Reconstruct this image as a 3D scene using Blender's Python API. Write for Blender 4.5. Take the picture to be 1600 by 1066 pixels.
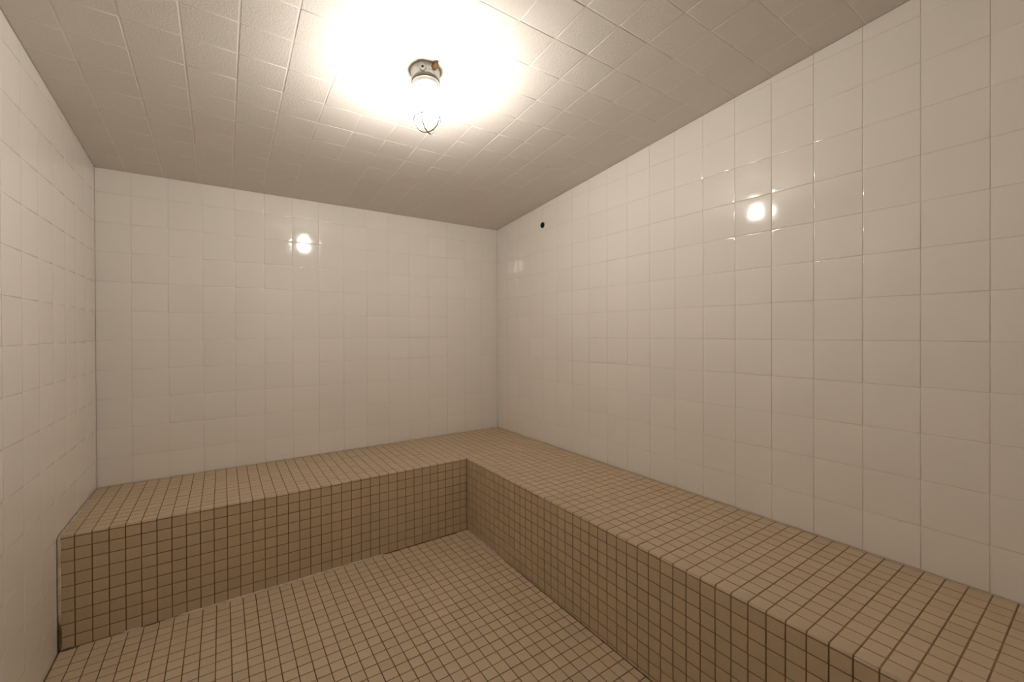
import bpy, math, random
from mathutils import Vector, Matrix
random.seed(7)
for o in list(bpy.data.objects): bpy.data.objects.remove(o, do_unlink=True)
sc = bpy.context.scene
col = sc.collection
U = 0.1524                      # one 6 inch wall tile; all layout below is in tiles

# ------------------------------------------------------------- camera
cam = bpy.data.objects.new('camera', bpy.data.cameras.new('camera')); col.objects.link(cam)
cam.data.sensor_width = 36.0
cam.data.lens = 661.544 / 1600 * 36.0
cam.data.shift_y = -(533.0 - 522.70) / 1600
cam.data.clip_start = 0.02
rx = Vector((0.825221, -0.564797, -0.003904)); ux = Vector((0.005576, 0.001236, 0.999984)); fx = Vector((0.564783, 0.825229, -0.004169))
m = Matrix((rx, ux, -fx)).transposed().to_4x4()
m.translation = Vector((-12.41158, -19.55200, 5.15693)) * U
cam.matrix_world = m
sc.camera = cam

# ------------------------------------------------------------- world, exposure
w = bpy.data.worlds.new('world'); sc.world = w; w.use_nodes = True
w.node_tree.nodes['Background'].inputs[0].default_value = (0.9, 0.85, 0.8, 1)
w.node_tree.nodes['Background'].inputs[1].default_value = 0.02
sc.view_settings.view_transform = 'Standard'; sc.view_settings.look = 'None'
sc.view_settings.gamma = 1.0; sc.view_settings.exposure = 0.0
sc.view_settings.use_curve_mapping = False
sc.cycles.use_denoising = True
sc.cycles.max_bounces = 16; sc.cycles.diffuse_bounces = 12; sc.cycles.glossy_bounces = 6
LAMP_STRENGTH = 410.0
LAMP_COLOR = (1.0, 0.93, 0.842, 1)

# ------------------------------------------------------------- room numbers (in tiles)
WL = -15.91          # left wall
YF = -20.95          # front wall, behind the camera
SL = 0.0968          # the ceiling rises this much per tile towards the front
ZC = 10.75           # ceiling height at the back wall (bench top is 0)
BD = 4.165           # bench depth
def zc(y): return ZC - SL * y
def zf(y): return -2.93 - 0.0098 * (-BD - y)

# ------------------------------------------------------------- materials
def mat(name):
    a = bpy.data.materials.new(name); a.use_nodes = True
    return a, a.node_tree, a.node_tree.nodes['Principled BSDF']
def tile_mat(name, c1, c2, rough, spec, noise_scale, bump, dist=0.0006, mottling=0.0, rough_var=0.0, c3=None):
    a, t, b = mat(name); N = t.nodes; L = t.links
    at = N.new('ShaderNodeAttribute'); at.attribute_name = 'tone'
    rp = N.new('ShaderNodeValToRGB'); rp.color_ramp.elements[0].color = (*c1, 1); rp.color_ramp.elements[1].color = (*c2, 1)
    if c3:
        e = rp.color_ramp.elements.new(0.5); e.color = (*c3, 1)
    L.new(at.outputs['Fac'], rp.inputs[0])
    tc = N.new('ShaderNodeTexCoord')
    n2 = N.new('ShaderNodeTexNoise'); n2.inputs['Scale'].default_value = 140; n2.inputs['Detail'].default_value = 3
    L.new(tc.outputs['Object'], n2.inputs['Vector'])
    mx = N.new('ShaderNodeMix'); mx.data_type = 'RGBA'; mx.blend_type = 'MULTIPLY'
    mr = N.new('ShaderNodeMapRange'); mr.inputs['To Min'].default_value = 1 - mottling; mr.inputs['To Max'].default_value = 1 + mottling * .4
    L.new(n2.outputs['Fac'], mr.inputs[0])
    mx.inputs[0].default_value = 1
    L.new(rp.outputs[0], mx.inputs[6]); L.new(mr.outputs[0], mx.inputs[7]); L.new(mx.outputs[2], b.inputs['Base Color'])
    b.inputs['Roughness'].default_value = rough; b.inputs['Specular IOR Level'].default_value = spec
    n = N.new('ShaderNodeTexNoise'); n.inputs['Scale'].default_value = noise_scale; n.inputs['Detail'].default_value = 2
    L.new(tc.outputs['Object'], n.inputs['Vector'])
    bp = N.new('ShaderNodeBump'); bp.inputs['Strength'].default_value = bump; bp.inputs['Distance'].default_value = dist
    L.new(n.outputs['Fac'], bp.inputs['Height']); L.new(bp.outputs[0], b.inputs['Normal'])
    return a
def plain(name, c, rough=0.6, metal=0.0, bump=0.0, scale=60, c2=None, spec=.5, nscale=25, lo=.4, hi=.65):
    a, t, b = mat(name); N = t.nodes; L = t.links
    b.inputs['Roughness'].default_value = rough; b.inputs['Metallic'].default_value = metal; b.inputs['Specular IOR Level'].default_value = spec
    tc = N.new('ShaderNodeTexCoord'); n = N.new('ShaderNodeTexNoise'); n.inputs['Scale'].default_value = nscale; n.inputs['Detail'].default_value = 5
    L.new(tc.outputs['Object'], n.inputs['Vector'])
    rp = N.new('ShaderNodeValToRGB'); rp.color_ramp.elements[0].position = lo; rp.color_ramp.elements[1].position = hi
    rp.color_ramp.elements[0].color = (*c, 1); rp.color_ramp.elements[1].color = (*(c2 or [x * .9 for x in c]), 1)
    L.new(n.outputs['Fac'], rp.inputs[0]); L.new(rp.outputs[0], b.inputs['Base Color'])
    if bump:
        k = N.new('ShaderNodeTexNoise'); k.inputs['Scale'].default_value = scale; L.new(tc.outputs['Object'], k.inputs['Vector'])
        bp = N.new('ShaderNodeBump'); bp.inputs['Strength'].default_value = bump; bp.inputs['Distance'].default_value = .001
        L.new(k.outputs['Fac'], bp.inputs['Height']); L.new(bp.outputs[0], b.inputs['Normal'])
    return a
M = {}
M['wall'] = tile_mat('glazed_white_wall_tile', (.81, .78, .735), (.83, .80, .755), .085, .5, 9, .05, .004)
M['wall_grout'] = plain('white_wall_grout', (.81, .77, .72), .8, c2=(.74, .70, .64), nscale=6)
M['ceil'] = tile_mat('pebbled_ceiling_tile', (.70, .67, .628), (.72, .69, .648), .6, .25, 170, .6, .0013)
M['ceil_grout'] = plain('ceiling_grout', (.80, .77, .73), .8, c2=(.72, .69, .64), nscale=5)
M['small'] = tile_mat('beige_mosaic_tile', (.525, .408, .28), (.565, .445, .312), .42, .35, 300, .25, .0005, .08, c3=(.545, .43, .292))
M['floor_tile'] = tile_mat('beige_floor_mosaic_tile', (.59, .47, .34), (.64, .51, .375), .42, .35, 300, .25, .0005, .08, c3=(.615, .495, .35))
M['small_grout'] = plain('brown_mosaic_grout', (.27, .165, .09), .9, c2=(.18, .105, .055), nscale=7)
M['floor_grout'] = plain('brown_floor_grout', (.19, .115, .06), .9, c2=(.10, .055, .026), nscale=9)
M['caulk'] = plain('white_caulk', (.66, .58, .48), .5, c2=(.52, .42, .31), nscale=30)
M['caulk_dark'] = plain('stained_caulk', (.10, .06, .03), .8, c2=(.19, .125, .07), nscale=40)
M['cast'] = plain('cast_aluminium', (.50, .50, .48), .55, .75, .5, 420, (.34, .34, .32), nscale=60)
M['gasket'] = plain('dark_gasket', (.10, .10, .095), .6)
M['ring'] = plain('guard_collar_metal', (.60, .59, .57), .45, .6, .2, 300)
M['wire'] = plain('guard_wire', (.22, .21, .19), .5, .3)
M['rust'] = plain('rusty_brass', (.22, .12, .05), .6, .5, .5, 300, (.16, .075, .025), nscale=120)
M['black'] = plain('black_rubber', (.012, .010, .008), .6, spec=.3)
M['alu'] = plain('door_aluminium', (.55, .53, .5), .35, .8)
g, t, b = mat('door_glass'); b.inputs['Transmission Weight'].default_value = 1; b.inputs['Roughness'].default_value = .03
b.inputs['Base Color'].default_value = (.85, .88, .87, 1); b.inputs['IOR'].default_value = 1.45; M['glass'] = g
g, t, b = mat('lit_opal_globe'); b.inputs['Base Color'].default_value = (.9, .88, .84, 1)
b.inputs['Emission Color'].default_value = LAMP_COLOR; b.inputs['Roughness'].default_value = .2
M['globe'] = g
# the bulb sits in the middle of the jar, so the opal glass glows most there
tc = t.nodes.new('ShaderNodeTexCoord'); sx = t.nodes.new('ShaderNodeSeparateXYZ'); mr = t.nodes.new('ShaderNodeMapRange'); rp = t.nodes.new('ShaderNodeValToRGB')
mu = t.nodes.new('ShaderNodeMath'); mu.operation = 'MULTIPLY'; mu.inputs[1].default_value = LAMP_STRENGTH
t.links.new(tc.outputs['Object'], sx.inputs[0]); t.links.new(sx.outputs['Z'], mr.inputs['Value'])
mr.inputs['From Min'].default_value = -.40 * U; mr.inputs['From Max'].default_value = -1.45 * U
rp.color_ramp.interpolation = 'EASE'
for pos, v in ((0, .04), (.28, .08), (.50, 1), (.74, 1), (.865, .025), (1, .01)):
    if pos in (0, 1): e = rp.color_ramp.elements[0 if pos == 0 else -1]
    else: e = rp.color_ramp.elements.new(pos)
    e.color = (v, v, v, 1)
t.links.new(mr.outputs[0], rp.inputs[0]); t.links.new(rp.outputs[0], mu.inputs[0]); t.links.new(mu.outputs[0], b.inputs['Emission Strength'])

# ------------------------------------------------------------- mesh helpers
class MB:
    def __init__(s): s.v = []; s.f = []; s.mi = []; s.sm = []; s.tone = []; s.ct = .5
    def vert(s, p): s.v.append(tuple(p)); return len(s.v) - 1
    def face(s, idx, mi=0, sm=False): s.f.append(tuple(idx)); s.mi.append(mi); s.sm.append(sm); s.tone.append(s.ct)
    def build(s, name, mats, parent=None, unit=U):
        me = bpy.data.meshes.new(name)
        me.from_pydata([(x * unit, y * unit, z * unit) for x, y, z in s.v], [], s.f)
        for mm in mats: me.materials.append(mm)
        me.polygons.foreach_set('material_index', s.mi); me.polygons.foreach_set('use_smooth', s.sm)
        at = me.attributes.new('tone', 'FLOAT', 'FACE'); at.data.foreach_set('value', s.tone)
        me.update()
        o = bpy.data.objects.new(name, me); col.objects.link(o)
        if parent: o.parent = parent
        return o
    def prism(s, poly, N, depth, mi=1):       # poly: CCW 3D points seen from +N; extruded along -N
        a = [s.vert(p) for p in poly]; bq = [s.vert(Vector(p) - Vector(N) * depth) for p in poly]; n = len(a)
        s.face(a, mi); s.face(bq[::-1], mi)
        for i in range(n):
            j = (i + 1) % n; s.face((a[j], a[i], bq[i], bq[j]), mi)
def clip(poly, a, b_, c):                    # keep a*u + b*v <= c
    out = []
    for i in range(len(poly)):
        p, q = poly[i], poly[(i + 1) % len(poly)]
        dp = a * p[0] + b_ * p[1] - c; dq = a * q[0] + b_ * q[1] - c
        if dp <= 1e-9: out.append(p)
        if (dp < -1e-9 and dq > 1e-9) or (dp > 1e-9 and dq < -1e-9):
            k = dp / (dp - dq); out.append((p[0] + k * (q[0] - p[0]), p[1] + k * (q[1] - p[1])))
    return out
def clean(poly):
    out = []
    for p in poly:
        if not out or math.hypot(p[0] - out[-1][0], p[1] - out[-1][1]) > 1e-4: out.append(p)
    if len(out) > 1 and math.hypot(out[0][0] - out[-1][0], out[0][1] - out[-1][1]) < 1e-4: out.pop()
    return out
def inset(poly, d):
    n = len(poly); lines = []
    for i in range(n):
        p, q = poly[i], poly[(i + 1) % n]; L = math.hypot(q[0] - p[0], q[1] - p[1])
        nx, ny = -(q[1] - p[1]) / L, (q[0] - p[0]) / L
        lines.append((nx, ny, nx * p[0] + ny * p[1] + d))
    out = []
    for i in range(n):
        a1, b1, c1 = lines[i - 1]; a2, b2, c2 = lines[i]; D = a1 * b2 - a2 * b1
        if abs(D) < 1e-6: return None
        out.append(((c1 * b2 - c2 * b1) / D, (a1 * c2 - a2 * c1) / D))
    for i in range(n):                       # inverted: too small
        p, q = poly[i], poly[(i + 1) % n]; r, s_ = out[i], out[(i + 1) % n]
        if (q[0] - p[0]) * (s_[0] - r[0]) + (q[1] - p[1]) * (s_[1] - r[1]) <= 1e-5: return None
    return out
def tile(mb, poly, fr, gap, bev, rec, tilt=0.0, bow=0.0, lip=0.0, drop=.55):
    O, A, B, N = fr
    poly = clean(poly)
    if len(poly) < 3: return
    rings = []
    for d, h in ((gap / 2, -rec - .01), (gap / 2, -bev * drop), (gap / 2 + bev * .25, -bev * drop * .56), (gap / 2 + bev * .6, -bev * drop * .16), (gap / 2 + bev, 0)):
        r = inset(poly, d)
        if not r: return
        rings.append((r, h))
    cu = sum(p[0] for p in poly) / len(poly); cv = sum(p[1] for p in poly) / len(poly)
    tu, tv = random.gauss(0, tilt), random.gauss(0, tilt); dz = random.uniform(-lip, lip)
    mb.ct = random.random(); ids = []
    for r, h in rings:
        ids.append([mb.vert(O + A * u + B * v + N * (h + dz + tu * (u - cu) + tv * (v - cv))) for u, v in r])
    n = len(poly)
    for k in range(4):
        for i in range(n):
            j = (i + 1) % n
            mb.face((ids[k][i], ids[k][j], ids[k + 1][j], ids[k + 1][i]), 0, k > 0)
    if bow and n == 4:                       # gently dished glaze: a slightly curved face
        G = 6; q = rings[4][0]; grid = []
        for a in range(G + 1):
            row = []
            for c in range(G + 1):
                s_, t_ = a / G, c / G
                if a in (0, G) and c in (0, G):
                    row.append(ids[4][{(0, 0): 0, (G, 0): 1, (G, G): 2, (0, G): 3}[(a, c)]]); continue
                u = (q[0][0] * (1 - s_) + q[1][0] * s_) * (1 - t_) + (q[3][0] * (1 - s_) + q[2][0] * s_) * t_
                v = (q[0][1] * (1 - s_) + q[1][1] * s_) * (1 - t_) + (q[3][1] * (1 - s_) + q[2][1] * s_) * t_
                h = bow * (16 * s_ * (1 - s_) * t_ * (1 - t_)) + dz + tu * (u - cu) + tv * (v - cv)
                row.append(mb.vert(O + A * u + B * v + N * h))
            grid.append(row)
        for a in range(G):
            for c in range(G):
                mb.face((grid[a][c], grid[a + 1][c], grid[a + 1][c + 1], grid[a][c + 1]), 0, True)
    else:
        mb.face(ids[4], 0, False)
def grid(mb, us, vs, fr, gap, bev, rec, clips=(), **k):
    for i in range(len(us) - 1):
        for j in range(len(vs) - 1):
            p = [(us[i], vs[j]), (us[i + 1], vs[j]), (us[i + 1], vs[j + 1]), (us[i], vs[j + 1])]
            for c in clips: p = clip(p, *c) if len(p) > 2 else p
            if len(p) > 2: tile(mb, p, fr, gap, bev, rec, **k)
def joints(lo, hi, org, pitch, eps=.03):
    k0 = math.ceil((lo + eps - org) / pitch); out = [lo]; k = k0
    while org + k * pitch < hi - eps: out.append(org + k * pitch); k += 1
    return out + [hi]
V = Vector
def structure(o): o['kind'] = 'structure'; return o

WG = dict(gap=.011, bev=.018, rec=.007, tilt=.0010, lip=.0004, bow=.004, drop=.26)
TH = .7     # slab thickness
rec = .012
# ------------------------------------------------------------- walls
zl = [-3.2] + [-3.06 + k for k in range(1, 19)]          # wall joint heights  ... -0.06, 0.94, 1.94 ...
def zrows(lo, hi): return [lo] + [z for z in [.94 + k for k in range(-4, 14)] if lo + .03 < z < hi - .03] + [hi]
# back wall, normal -Y : A = +X, B = +Z, N = -Y
mb = MB(); fr = (V((0, 0, 0)), V((1, 0, 0)), V((0, 0, 1)), V((0, -1, 0)))
grid(mb, joints(WL, 0, 0, 1), zrows(0, ZC), fr, **WG)
mb.prism([(WL - TH, rec, -3.3), (TH, rec, -3.3), (TH, rec, ZC), (WL - TH, rec, ZC)], (0, -1, 0), TH)
structure(mb.build('wall_back', [M['wall'], M['wall_grout']]))
# right wall, normal -X : A = -Y (u = -y), B = +Z ; A x B = (0,-1,0)x(0,0,1) = (-1,0,0)
mb = MB(); fr = (V((0, 0, 0)), V((0, -1, 0)), V((0, 0, 1)), V((-1, 0, 0)))
grid(mb, joints(0, -YF, 0, 1), zrows(0, 14), fr, clips=[(-SL, 1, ZC)], **WG)
mb.prism([(rec, 0, -3.3), (rec, YF, -3.3), (rec, YF, zc(YF)), (rec, 0, ZC)], (-1, 0, 0), TH)
structure(mb.build('wall_right', [M['wall'], M['wall_grout']]))
# left wall, normal +X : A = +Y, B = +Z
mb = MB(); fr = (V((WL, 0, 0)), V((0, 1, 0)), V((0, 0, 1)), V((1, 0, 0)))
grid(mb, joints(YF, 0, -.28, 1), [-3.2, -1.99, -1.0, -.03] + [.94 + k * .997 for k in range(13)], fr, clips=[(SL, 1, ZC)], **dict(WG, drop=.10, tilt=.0004, lip=.0002, bow=.001))
mb.prism([(WL - rec, YF, -3.3), (WL - rec, 0, -3.3), (WL - rec, 0, ZC), (WL - rec, YF, zc(YF))], (1, 0, 0), TH)
structure(mb.build('wall_left', [M['wall'], M['wall_grout']]))
# front wall behind the camera, with a glazed door; normal +Y : A = -X, B = +Z
DX0, DX1, DZ = -15.2, -9.4, 10.2
mb = MB(); fr = (V((0, YF, 0)), V((-1, 0, 0)), V((0, 0, 1)), V((0, 1, 0)))
ZT = zc(YF); us = joints(0, -WL, 0, 1); vs = zrows(-3.2, ZT)
def sub(l, lo, hi): return [lo] + [x for x in l if lo + .03 < x < hi - .03] + [hi]
for u0, u1, v0, v1 in ((0, -DX1, -3.2, ZT), (-DX0, -WL, -3.2, ZT), (-DX1, -DX0, DZ, ZT)):
    grid(mb, sub(us, u0, u1), sub(vs, v0, v1), fr, **WG)
    mb.prism([(-u0, YF - rec, v0), (-u1, YF - rec, v0), (-u1, YF - rec, v1), (-u0, YF - rec, v1)], (0, 1, 0), TH)
structure(mb.build('wall_front', [M['wall'], M['wall_grout']]))
def box(mb, x0, y0, z0, x1, y1, z1, mi=0):
    p = [mb.vert(q) for q in ((x0, y0, z0), (x1, y0, z0), (x1, y1, z0), (x0, y1, z0), (x0, y0, z1), (x1, y0, z1), (x1, y1, z1), (x0, y1, z1))]
    for f in ((3, 2, 1, 0), (4, 5, 6, 7), (0, 1, 5, 4), (1, 2, 6, 5), (2, 3, 7, 6), (3, 0, 4, 7)): mb.face([p[i] for i in f], mi)
mb = MB(); fw = .32
for q in ((DX0, -3.1, DX0 + fw, DZ), (DX1 - fw, -3.1, DX1, DZ), (DX0 + fw, DZ - fw, DX1 - fw, DZ), (DX0 + fw, -3.1, DX1 - fw, -3.1 + fw)):
    box(mb, q[0], YF - .55, q[1], q[2], YF - .2, q[3])
door = structure(mb.build('door_1', [M['alu']]))
mb = MB(); box(mb, DX0 + fw, YF - .41, -3.1 + fw, DX1 - fw, YF - .35, DZ - fw); mb.build('glass_pane', [M['glass']], door)
# ------------------------------------------------------------- ceiling, normal down
n = V((0, -SL, -1)).normalized(); B = V((0, -1, SL)).normalized(); kx = math.hypot(1, SL)
# A x B = N  with A = +X: (1,0,0)x(0,-1,SL) = (0,-SL,-1) ok
mb = MB(); fr = (V((0, 0, ZC)), V((1, 0, 0)), B, n)
cy = [0] + [(.10 + .998 * k + 0.0) * kx for k in range(1, 22)]; cy = [c for c in cy if c < -YF * kx - .05] + [-YF * kx]
grid(mb, joints(WL, 0, -.02, 1.005), cy, fr, gap=.026, bev=.014, rec=.006, tilt=.0015, lip=.0015)
c0 = .006
mb.prism([V((WL - TH, TH, ZC - SL * TH)) - n * c0, V((TH, TH, ZC - SL * TH)) - n * c0, V((TH, YF - TH, zc(YF - TH))) - n * c0, V((WL - TH, YF - TH, zc(YF - TH))) - n * c0], n, TH)
structure(mb.build('ceiling', [M['ceil'], M['ceil_grout']]))
# ------------------------------------------------------------- floor
SG = dict(gap=.023, bev=.010, rec=.010, tilt=.004, lip=.003)
PX = .3275
fs = 0.0098
nf = V((0, -fs, 1)).normalized()            # z rises with y
mb = MB(); fr = (V((0, 0, zf(0))), V((1, 0, 0)), V((0, 1, fs)).normalized(), V((0, -fs, 1)).normalized())
ys = sorted(set([round(-9.738 - .3326 * k, 4) for k in range(0, 40)] + [round(-9.738 + .3256 * k, 4) for k in range(1, 18)]))
ys = [YF] + [y for y in ys if YF + .05 < y < -BD - .05] + [-BD + .02]
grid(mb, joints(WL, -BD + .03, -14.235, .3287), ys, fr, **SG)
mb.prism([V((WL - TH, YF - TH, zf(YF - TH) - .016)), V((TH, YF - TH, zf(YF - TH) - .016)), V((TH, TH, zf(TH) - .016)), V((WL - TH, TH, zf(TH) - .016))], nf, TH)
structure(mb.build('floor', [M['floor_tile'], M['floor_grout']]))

# ------------------------------------------------------------- bench
def empty(name, loc=(0, 0, 0)):
    o = bpy.data.objects.new(name, None); o.empty_display_size = .1; o.location = V(loc) * U; col.objects.link(o); return o
bench = empty('steam_bench')
bench['label'] = 'L-shaped built-in bench in small beige mosaic tile along back and right walls'
bench['category'] = 'bench'
R = .055
J = -3.80        # joint behind the rounded edge tiles
top = MB(); fr = (V((0, 0, 0)), V((1, 0, 0)), V((0, 1, 0)), V((0, 0, 1)))
xs = joints(WL + .022, -.012, -14.28, PX)
yt = joints(YF + .02, 0, -11.513, .3265)
yA = [-3.83] + [-3.83 + .3275 * k for k in range(1, 12)] + [-.012]
grid(top, xs, yA, fr, **SG)
xB = [J] + [J + .336 * k for k in range(1, 12)] + [-.012]
yB = [y for y in yt if y < -BD - .05] + [-3.83]
grid(top, xB, yB, fr, **SG)
tile(top, [(-BD, -BD), (J, -BD), (J, -3.83), (-BD, -3.83)], fr, SG['gap'], SG['bev'], SG['rec'])
def bull(mb, t0, t1, P, T, D, depth):       # rounded edge tile: P edge point at t=0, T along, D outward, depth of tile
    g_, bv = SG['gap'] / 2, SG['bev']; mb.ct = random.random(); dz = random.uniform(-.003, .003)
    sec = [(-depth + g_, -.025, (0, 0)), (-depth + g_, -bv * .5, (0, 0)), (-depth + g_ + bv, 0, (0, 1)), (-depth * .5, 0, (0, 1)), (-R, 0, (0, 1))]
    for k in range(1, 7):
        a = math.pi / 2 * k / 6; sec.append((-R + R * math.sin(a), -R + R * math.cos(a), (math.sin(a), math.cos(a))))
    sec.append((-.012, -R - .004, (1, 0))); sec.append((-.03, -R - .004, (0, 0)))
    cols = []
    for t, sink in ((t0 + g_, .025), (t0 + g_, bv * .5), (t0 + g_ + bv, 0), (t1 - g_ - bv, 0), (t1 - g_, bv * .5), (t1 - g_, .025)):
        cols.append([mb.vert(P + T * t + D * (d - nn[0] * sink) + V((0, 0, 1)) * (z - nn[1] * sink + dz)) for d, z, nn in sec])
    flip = T.cross(D).z < 0
    for i in range(5):
        for j in range(len(sec) - 1):
            q = (cols[i][j], cols[i + 1][j], cols[i + 1][j + 1], cols[i][j + 1])
            mb.face(q if flip else q[::-1], 0, True)
xr = [x for x in xs if x < -BD - .05] + [-BD]
for i in range(len(xr) - 1): bull(top, xr[i], xr[i + 1], V((0, -BD, 0)), V((1, 0, 0)), V((0, -1, 0)), BD - 3.83)
yr = [y for y in yt if y < -BD - .05] + [-BD]
for i in range(len(yr) - 1): bull(top, yr[i], yr[i + 1], V((-BD, 0, 0)), V((0, 1, 0)), V((-1, 0, 0)), BD + J)
r2 = SG['rec'] + .012
Lp = [(WL + .022, -BD + r2), (-BD + r2, -BD + r2), (-BD + r2, YF + .02), (-.012, YF + .02), (-.012, -.012), (WL + .022, -.012)]
top.prism([V((x, y, -SG['rec'])) for x, y in Lp], (0, 0, 1), 3.15)
top.build('seat', [M['small'], M['small_grout']], bench)
zr = [-3.2] + [-.354 - .3205 * k for k in range(8, -1, -1)] + [-R - .01]
mb = MB(); fr = (V((0, -BD, 0)), V((1, 0, 0)), V((0, 0, 1)), V((0, -1, 0)))
grid(mb, xr, zr, fr, **SG)
mb.build('front_face', [M['small']], bench)
mb = MB(); fr = (V((-BD, 0, 0)), V((0, -1, 0)), V((0, 0, 1)), V((-1, 0, 0)))
grid(mb, [-y for y in yr][::-1], zr, fr, **SG)
mb.build('front_face', [M['small']], bench)
# caulk beads: rough strips with wobbling width
def bead(name, p0, p1, r, matl, parent, wob=.3, seg=.12):
    mb = MB(); p0, p1 = V(p0), V(p1); L = (p1 - p0).length; n_ = max(2, int(L / seg)); d = (p1 - p0).normalized()
    a = d.orthogonal().normalized(); c = d.cross(a); prev = None; rnd = random.Random(3)
    for i in range(n_ + 1):
        rr = r * (1 + wob * (rnd.random() * 2 - 1)) * (.35 if i in (0, n_) else 1)
        ring = [mb.vert(p0 + d * (L * i / n_) + a * (rr * math.cos(k * math.pi / 4)) + c * (rr * math.sin(k * math.pi / 4))) for k in range(8)]
        if prev:
            for k in range(8): mb.face((prev[k], prev[(k + 1) % 8], ring[(k + 1) % 8], ring[k]), 0, True)
        else: mb.face(ring[::-1])
        prev = ring
    mb.face(prev); o = mb.build(name, [matl], parent); return o
yb = -BD - .002
def bl(x0, x1, r, mt): bead('caulk_bead', (x0, yb, zf(-BD) + .004), (x1, yb, zf(-BD) + .004), r, M[mt], bench)
bl(-14.72, -14.3, .04, 'caulk'); bl(-14.22, -13.9, .02, 'caulk_dark'); bl(-13.85, -13.55, .02, 'caulk'); bl(-13.5, -7.6, .042, 'caulk')
bl(-7.55, -4.6, .024, 'caulk_dark'); bl(-15.9, -15.5, .04, 'caulk_dark')
bead('caulk_bead', (-BD - .002, -4.2, zf(-5) + .004), (-BD - .002, -6.4, zf(-6) + .0), .028, M['caulk'], bench)
bead('caulk_bead', (-BD - .002, -6.9, zf(-7)), (-BD - .002, -14.5, zf(-14.5)), .016, M['caulk_dark'], bench)
bead('caulk_bead', (WL + .043, yb - .005, .01), (WL + .043, yb - .005, -2.2), .036, M['caulk'], bench, .05)
bead('caulk_bead', (WL + .043, yb, -2.25), (WL + .043, yb, -2.93), .036, M['caulk_dark'], bench, .05)
bead('caulk_bead', (WL + .042, -BD + .02, 0), (WL + .042, -1.2, 0), .022, M['caulk'], bench)

# ------------------------------------------------------------- small dark pipe end in the right wall
px = empty('pipe_outlet', (0, -4.0, 10.185))
px['label'] = 'small round black pipe opening high on the right wall near the far corner'; px['category'] = 'pipe'
def lathe(name, prof, matl, parent, seg=32, axis='z', sm=True, mats=None):
    mb = MB(); rings = []
    for r, z in prof:
        if r < 1e-6: rings.append([mb.vert((0, 0, z) if axis == 'z' else (z, 0, 0))]); continue
        rings.append([mb.vert((r * math.cos(2 * math.pi * k / seg), r * math.sin(2 * math.pi * k / seg), z) if axis == 'z' else
                              (z, r * math.cos(2 * math.pi * k / seg), r * math.sin(2 * math.pi * k / seg))) for k in range(seg)])
    for a, c in zip(rings, rings[1:]):
        for k in range(seg):
            k2 = (k + 1) % seg
            if len(a) == 1 and len(c) == 1: continue
            if len(a) == 1: mb.face((a[0], c[k2], c[k]), 0, sm)
            elif len(c) == 1: mb.face((a[k], a[k2], c[0]), 0, sm)
            else: mb.face((a[k], a[k2], c[k2], c[k]), 0, sm)
    return mb.build(name, [matl], parent)
lathe('rim', [(.085, 0.06), (.085, 0), (.135, 0), (.135, -.03), (.12, -.045), (.10, -.045), (.085, -.03), (.085, .06)], M['black'], px, 20, 'x')
lathe('plug', [(0, -.012), (.087, -.012), (.087, .06), (0, .06)], M['black'], px, 20, 'x')

# ------------------------------------------------------------- ceiling lamp (caged vapour-tight fixture)
LX, LY = -8.20, -9.615
lamp = empty('cage_lamp', (LX, LY, zc(LY)))
lamp.rotation_euler = (-math.atan(SL), 0, 0)
lamp['label'] = 'caged jar ceiling lamp, lit, on a weathered grey metal base'; lamp['category'] = 'ceiling lamp'
lathe('base', [(0, .02), (.345, .02), (.365, -.01), (.365, -.03), (.352, -.045), (.350, -.16), (.345, -.24), (.33, -.285), (.20, -.29), (0, -.29)], M['cast'], lamp, 48)
lathe('gasket', [(0, -.285), (.347, -.285), (.352, -.30), (.352, -.325), (.345, -.335), (0, -.335)], M['gasket'], lamp, 48)
lathe('collar', [(.20, -.33), (.335, -.33), (.343, -.345), (.335, -.43), (.32, -.445), (.285, -.445), (.28, -.40), (.20, -.34)], M['ring'], lamp, 48)
gp = [(0, -.42), (.255, -.42), (.262, -.5), (.262, -.7), (.262, -.9), (.262, -1.05), (.262, -1.12), (.262, -1.18)]
for k in range(1, 9):
    a = math.pi / 2 * k / 8; gp.append((.262 * math.cos(a) if k < 8 else 0, -1.18 - .27 * math.sin(a)))
lathe('globe', gp, M['globe'], lamp, 32)
def tube(mb, pts, r, n_=8, closed=False):
    P = [V(p) for p in pts]; rings = []; N_ = len(P)
    for i, p in enumerate(P):
        if closed: d = P[(i + 1) % N_] - P[i - 1]
        else: d = P[min(i + 1, N_ - 1)] - P[max(i - 1, 0)]
        d.normalize(); up = V((0, 0, 1)) if abs(d.z) < .9 else V((p.x, p.y, 0)).normalized() if (abs(p.x) + abs(p.y)) > 1e-3 else V((1, 0, 0))
        a = d.cross(up).normalized(); c = d.cross(a)
        rings.append([mb.vert(p + a * r * math.cos(2 * math.pi * k / n_) + c * r * math.sin(2 * math.pi * k / n_)) for k in range(n_)])
    for i in range(N_ if closed else N_ - 1):
        A_, B_ = rings[i], rings[(i + 1) % N_]
        for k in range(n_): mb.face((A_[k], B_[k], B_[(k + 1) % n_], A_[(k + 1) % n_]), 0, True)
    if not closed: mb.face(rings[0]); mb.face(rings[-1][::-1])
guard = empty('guard'); guard.parent = lamp
CR = .318; WR = .015; CR0 = .300
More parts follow.
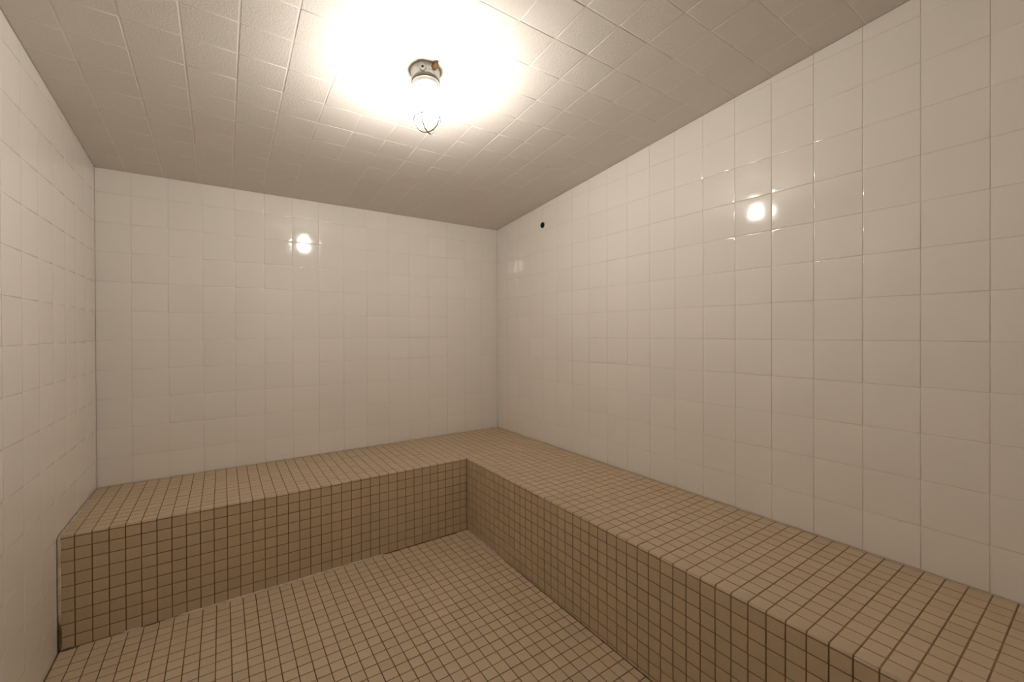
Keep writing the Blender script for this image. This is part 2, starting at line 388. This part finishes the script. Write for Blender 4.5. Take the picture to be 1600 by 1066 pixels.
for z, rr in ((-.72, CR - .004), (-.98, CR), (-1.26, CR + .002)):
    mb = MB(); tube(mb, [(rr * math.cos(2 * math.pi * k / 48), rr * math.sin(2 * math.pi * k / 48), z) for k in range(48)], WR, closed=True)
    mb.build('ring', [M['wire']], guard)
cdir = math.atan2(-19.55 - LY, -12.41 - LX)              # towards the camera
for q, ang in enumerate((cdir - math.radians(28), cdir + math.radians(62))):        # two U wires crossing under the globe
    pts = []
    for s_ in (1, -1):
        leg = [(s_ * (CR0 + (CR - CR0) * k / 4), -.40 - (.86) * k / 4) for k in range(5)]
        arc = [(s_ * CR * math.cos(math.pi / 2 * k / 10), -1.26 - .33 * math.sin(math.pi / 2 * k / 10)) for k in range(1, 10)]
        seq = leg + arc
        pts += seq if s_ == 1 else seq[::-1]
        if s_ == 1: pts.append((0, -1.59))
    mb = MB(); tube(mb, [(x * math.cos(ang), x * math.sin(ang), z + (.014 if q else 0)) for x, z in pts], WR)
    mb.build('wire', [M['wire']], guard)
# conduit hub with a screw hole, facing the camera; a rusty plug on the right
def radial(name, ang, z, prof, matl, parent, seg=20):
    o = lathe(name, prof, matl, parent, seg, 'x')
    o.location = V((0, 0, z)) * U; o.rotation_euler = (0, 0, ang); return o
cdir = math.atan2(-19.55 - LY, -12.41 - LX)              # towards the camera
h = radial('hub', cdir - .18, -.15, [(.30, .0)] and [(0.0, .32), (.085, .32), (.085, .375), (.07, .39), (.035, .39), (.03, .372), (0, .372)], M['cast'], lamp)
radial('screw', cdir - .18, -.15, [(0, .37), (.028, .37), (.028, .377), (0, .378)], M['black'], h).rotation_euler = (0, 0, 0)
bpy.context.view_layer.update()
for o in list(h.children): o.location = (0, 0, 0)
radial('hub', cdir + math.pi - .18, -.15, [(0.0, .32), (.085, .32), (.085, .375), (.07, .39), (0, .39)], M['cast'], lamp)
p = radial('plug', cdir + .62, -.085, [(0, .30), (.075, .30), (.075, .40), (.055, .405), (.055, .46), (.045, .475), (0, .475)], M['rust'], lamp, 6)
